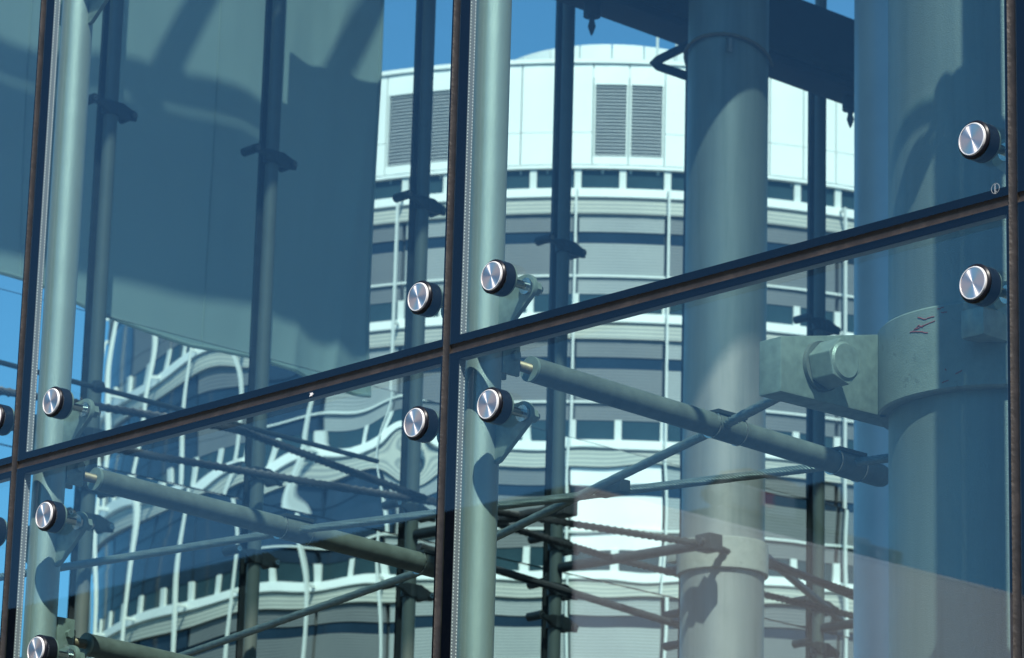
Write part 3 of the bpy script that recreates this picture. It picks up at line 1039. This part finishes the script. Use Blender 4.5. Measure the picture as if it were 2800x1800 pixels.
for ii in (60, 120, 180):
    MB().tube([(p.x + .003, p.y, p.z) for p in CV[ii * 61:(ii + 1) * 61]], .006, 6).build('seam', M['cloth'], ct)

# ------------------------------------------------------------------ dark roof beam, hooks, added overhead shade slabs
bm_ = thing('roof_beam', (-11.2, 12, 6.85), 'dark box beam slanting across the upper right', 'beam')
BXc, BZb = -11.1, 6.895
MB().box((BXc - .08, 8.5, BZb + .08), (BXc + .08, 22, BZb + .58)).build('web', M['beam'], bm_, True, .01)
MB().box((BXc - .15, 8.5, BZb), (BXc + .15, 22, BZb + .075)).build('flange', M['beam'], bm_, True, .01)
MB().box((BXc + .152, 8.5, BZb + .05), (BXc + .18, 22, BZb + .11)).build('edge_rail', M['darksteel'], bm_, True, .006)
MB().tube([(-10.9, 11.95, 6.80), (-10.9, 11.56, 6.55), (-10.9, 11.52, 6.52), (-10.9, 11.56, 6.505), (-10.9, 12.05, 6.51)], .032, 10).build('bent_stay', M['beam'], bm_)
MB().cyl((BXc, 13.3, BZb + .7), (BXc + .05, 13.5, BZb + 1.6), .09, 16).build('upper_post', M['beam'], bm_)
MB().cyl((BXc, 14.05, BZb + .7), (BXc, 14.05, BZb + 1.8), .025, 10).build('upper_rod', M['beam'], bm_)
for y, lb in ((11.11, 'small dark hook under the beam beside the fourth rear mast'), (13.76, 'small dark hook under the right end of the beam')):
    h = thing('hanging_hook', (BXc, y, BZb), lb, 'hook', 'hooks under the roof beam')
    MB().cyl((BXc, y, BZb - .10), (BXc, y, BZb + .002), .06, 14).build('hook_block', M['beam'], h)
    MB().lathe([(.001, -.24), (.012, -.22), (.028, -.17), (.018, -.13), (.028, -.10), (.001, -.10)], (BXc, y, BZb), (0, 0, 1), 14, False).build('hook_tip', M['beam'], h)
wk = thing('overhead_walkway', (-9.5, 12, 8.1), 'slab above the picture that shades the cloth and the distant column', 'walkway')  # unseen slabs and rods, added and placed to cast shade
MB().box((-9.65, 2.5, 9.0), (-8.95, 8.4, 9.1)).build('deck', M['walk'], wk, False)
MB().box((-10.95, 9.4, 7.95), (-8.95, 18, 8.05)).build('deck', M['walk'], wk, False)
for y in (5.5, 6.7, 7.4):
    MB().cyl((-9.3, y, 9.05), (-9.0, y + 1.2, 12.4), .07, 10).build('stay', M['beam'], wk)
MB().box((-9.0, 3, 10.3), (-8.9, 12, 10.4)).build('hand_rail', M['beam'], wk, False)
sk = MB().box((-13.2, -.6, 12.0), (-5.25, 27, 12.06)).build('skylight', M['skylight'], base=(-9, 12, 12), smooth=False)  # unseen tinted sheet added to dim sun and sky at the rear
tag(sk, 'tinted glass skylight over the rear of the hall, above the picture', 'skylight')
rf = MB().box((-5.2, .4, 9.2), (14, 26, 9.6)).build('atrium_roof', M['walk'], base=(0, 5, 9.2), smooth=False)  # unseen slab added to cut ambient light, trimmed so sun passes
tag(rf, 'grey roof slab over the hall, above the picture', 'roof')
hw = MB().box((-7.9, 14.6, GZ), (-7.6, 46, 12)).build('end_wall', M['corewall'], base=(-7.7, 20, GZ), smooth=False)  # unseen wall added to keep sky light off columns and masts
tag(hw, 'dark end wall of the hall, hidden behind the big right column', 'wall')
cw = MB().box((-.3, 3.6, GZ), (14, 3.9, 9.15)).build('core_wall', M['corewall'], base=(5, 3.7, GZ), smooth=False)  # unseen inner wall added to block ambient light from the right
tag(cw, 'dark inner wall of the hall, right of the picture', 'wall')

cc = thing('curved_canopy', (-15, 7.5, 1), 'dark curved canopy edge low at the bottom left corner', 'canopy')
MB().tube([(-15, 6.2, 1.95), (-15, 7.2, 2.02), (-15, 7.9, 1.92), (-15, 8.45, 1.6), (-15, 8.8, 1.1), (-15, 9.0, .3)], .34, 16).build('canopy_edge', M['darkface'], cc, True, angle=80)
# sheath cable looped round the distant column
lc = thing('looped_cable', (-10.36, 11.70, 6.35), 'thin brown cable looped round the distant column below the beam', 'cable')
lp = []
for k in range(25):
    a = R_(-200 + 10 * k)
    lp.append((-10.36 + .295 * math.cos(a), 11.70 + .295 * math.sin(a), 6.44 + .10 * math.cos(a + 1.2)))
MB().tube(lp, .013, 8).build('sheath', M['brown'], lc)
MB().box((-10.36 + .20, 11.70 - .235, 6.40), (-10.36 + .23, 11.70 - .20, 6.50)).build('clip', M['steel'], lc, False)

# pale column behind the big one
pc = thing('pale_blue_column', (-7.07, 9.87, GZ), 'pale blue round column peeping out left of the big right column', 'column')
MB().cyl((-7.07, 9.87, 3.0), (-7.07, 9.87, 9.5), .36, 64).build('shaft', M['palecol'], pc)
MB().cyl((-7.07, 9.87, GZ), (-7.07, 9.87, 3.0), .36, 64).build('base_shaft', M['palecol'], pc)

# ------------------------------------------------------------------ small marks on the glass
sp = MB()
rs_ = random.Random(2)
n = 11
cx, cz = -.512, -.022
ring_ = []
for k in range(n):
    a = 2 * PI * k / n
    rr = (.009, .004, .006, .0035, .008, .003, .005, .0085, .003, .006, .0035)[k]
    ring_.append((cx + rr * math.cos(a) * 1.2, -.0016, cz + rr * math.sin(a) * .9))
sp.prism(ring_, (0, .0015, 0))
tag(sp.build('bird_dropping', M['speck'], base=(cx, 0, cz), smooth=False), 'tiny white splash on the dark edge below the long joint', 'stain')
st = thing('etched_stamp', (1.742, 0, .035), 'tiny round white stamp in the pane corner at right', 'stamp')
MB().lathe([(.0108, -.0008), (.0114, -.0008), (.0114, -.0003), (.0108, -.0003)], (1.752, 0, .033), (0, 1, 0), 28).build('stamp_ring', M['etch'], st)
tc = bpy.data.curves.new('stamp_text', 'FONT')
tc.body = 'isosafe'
tc.size = .0095
tc.align_x = 'CENTER'
tc.align_y = 'CENTER'
to = bpy.data.objects.new('stamp_text', tc)
COL.objects.link(to)
dg = bpy.context.evaluated_depsgraph_get()
tme = bpy.data.meshes.new_from_object(to.evaluated_get(dg))
bpy.data.objects.remove(to)
for v in tme.vertices:
    x, y = v.co.x, v.co.y
    v.co = Vector((.010 + y, -.0008, -.002 - x * .95))
tme.materials.clear()
tme.materials.append(M['etch'])
sub('stamp_letters', tme, st)
for o in list(bpy.data.objects):
    if '_b' in o.keys():
        del o['_b']
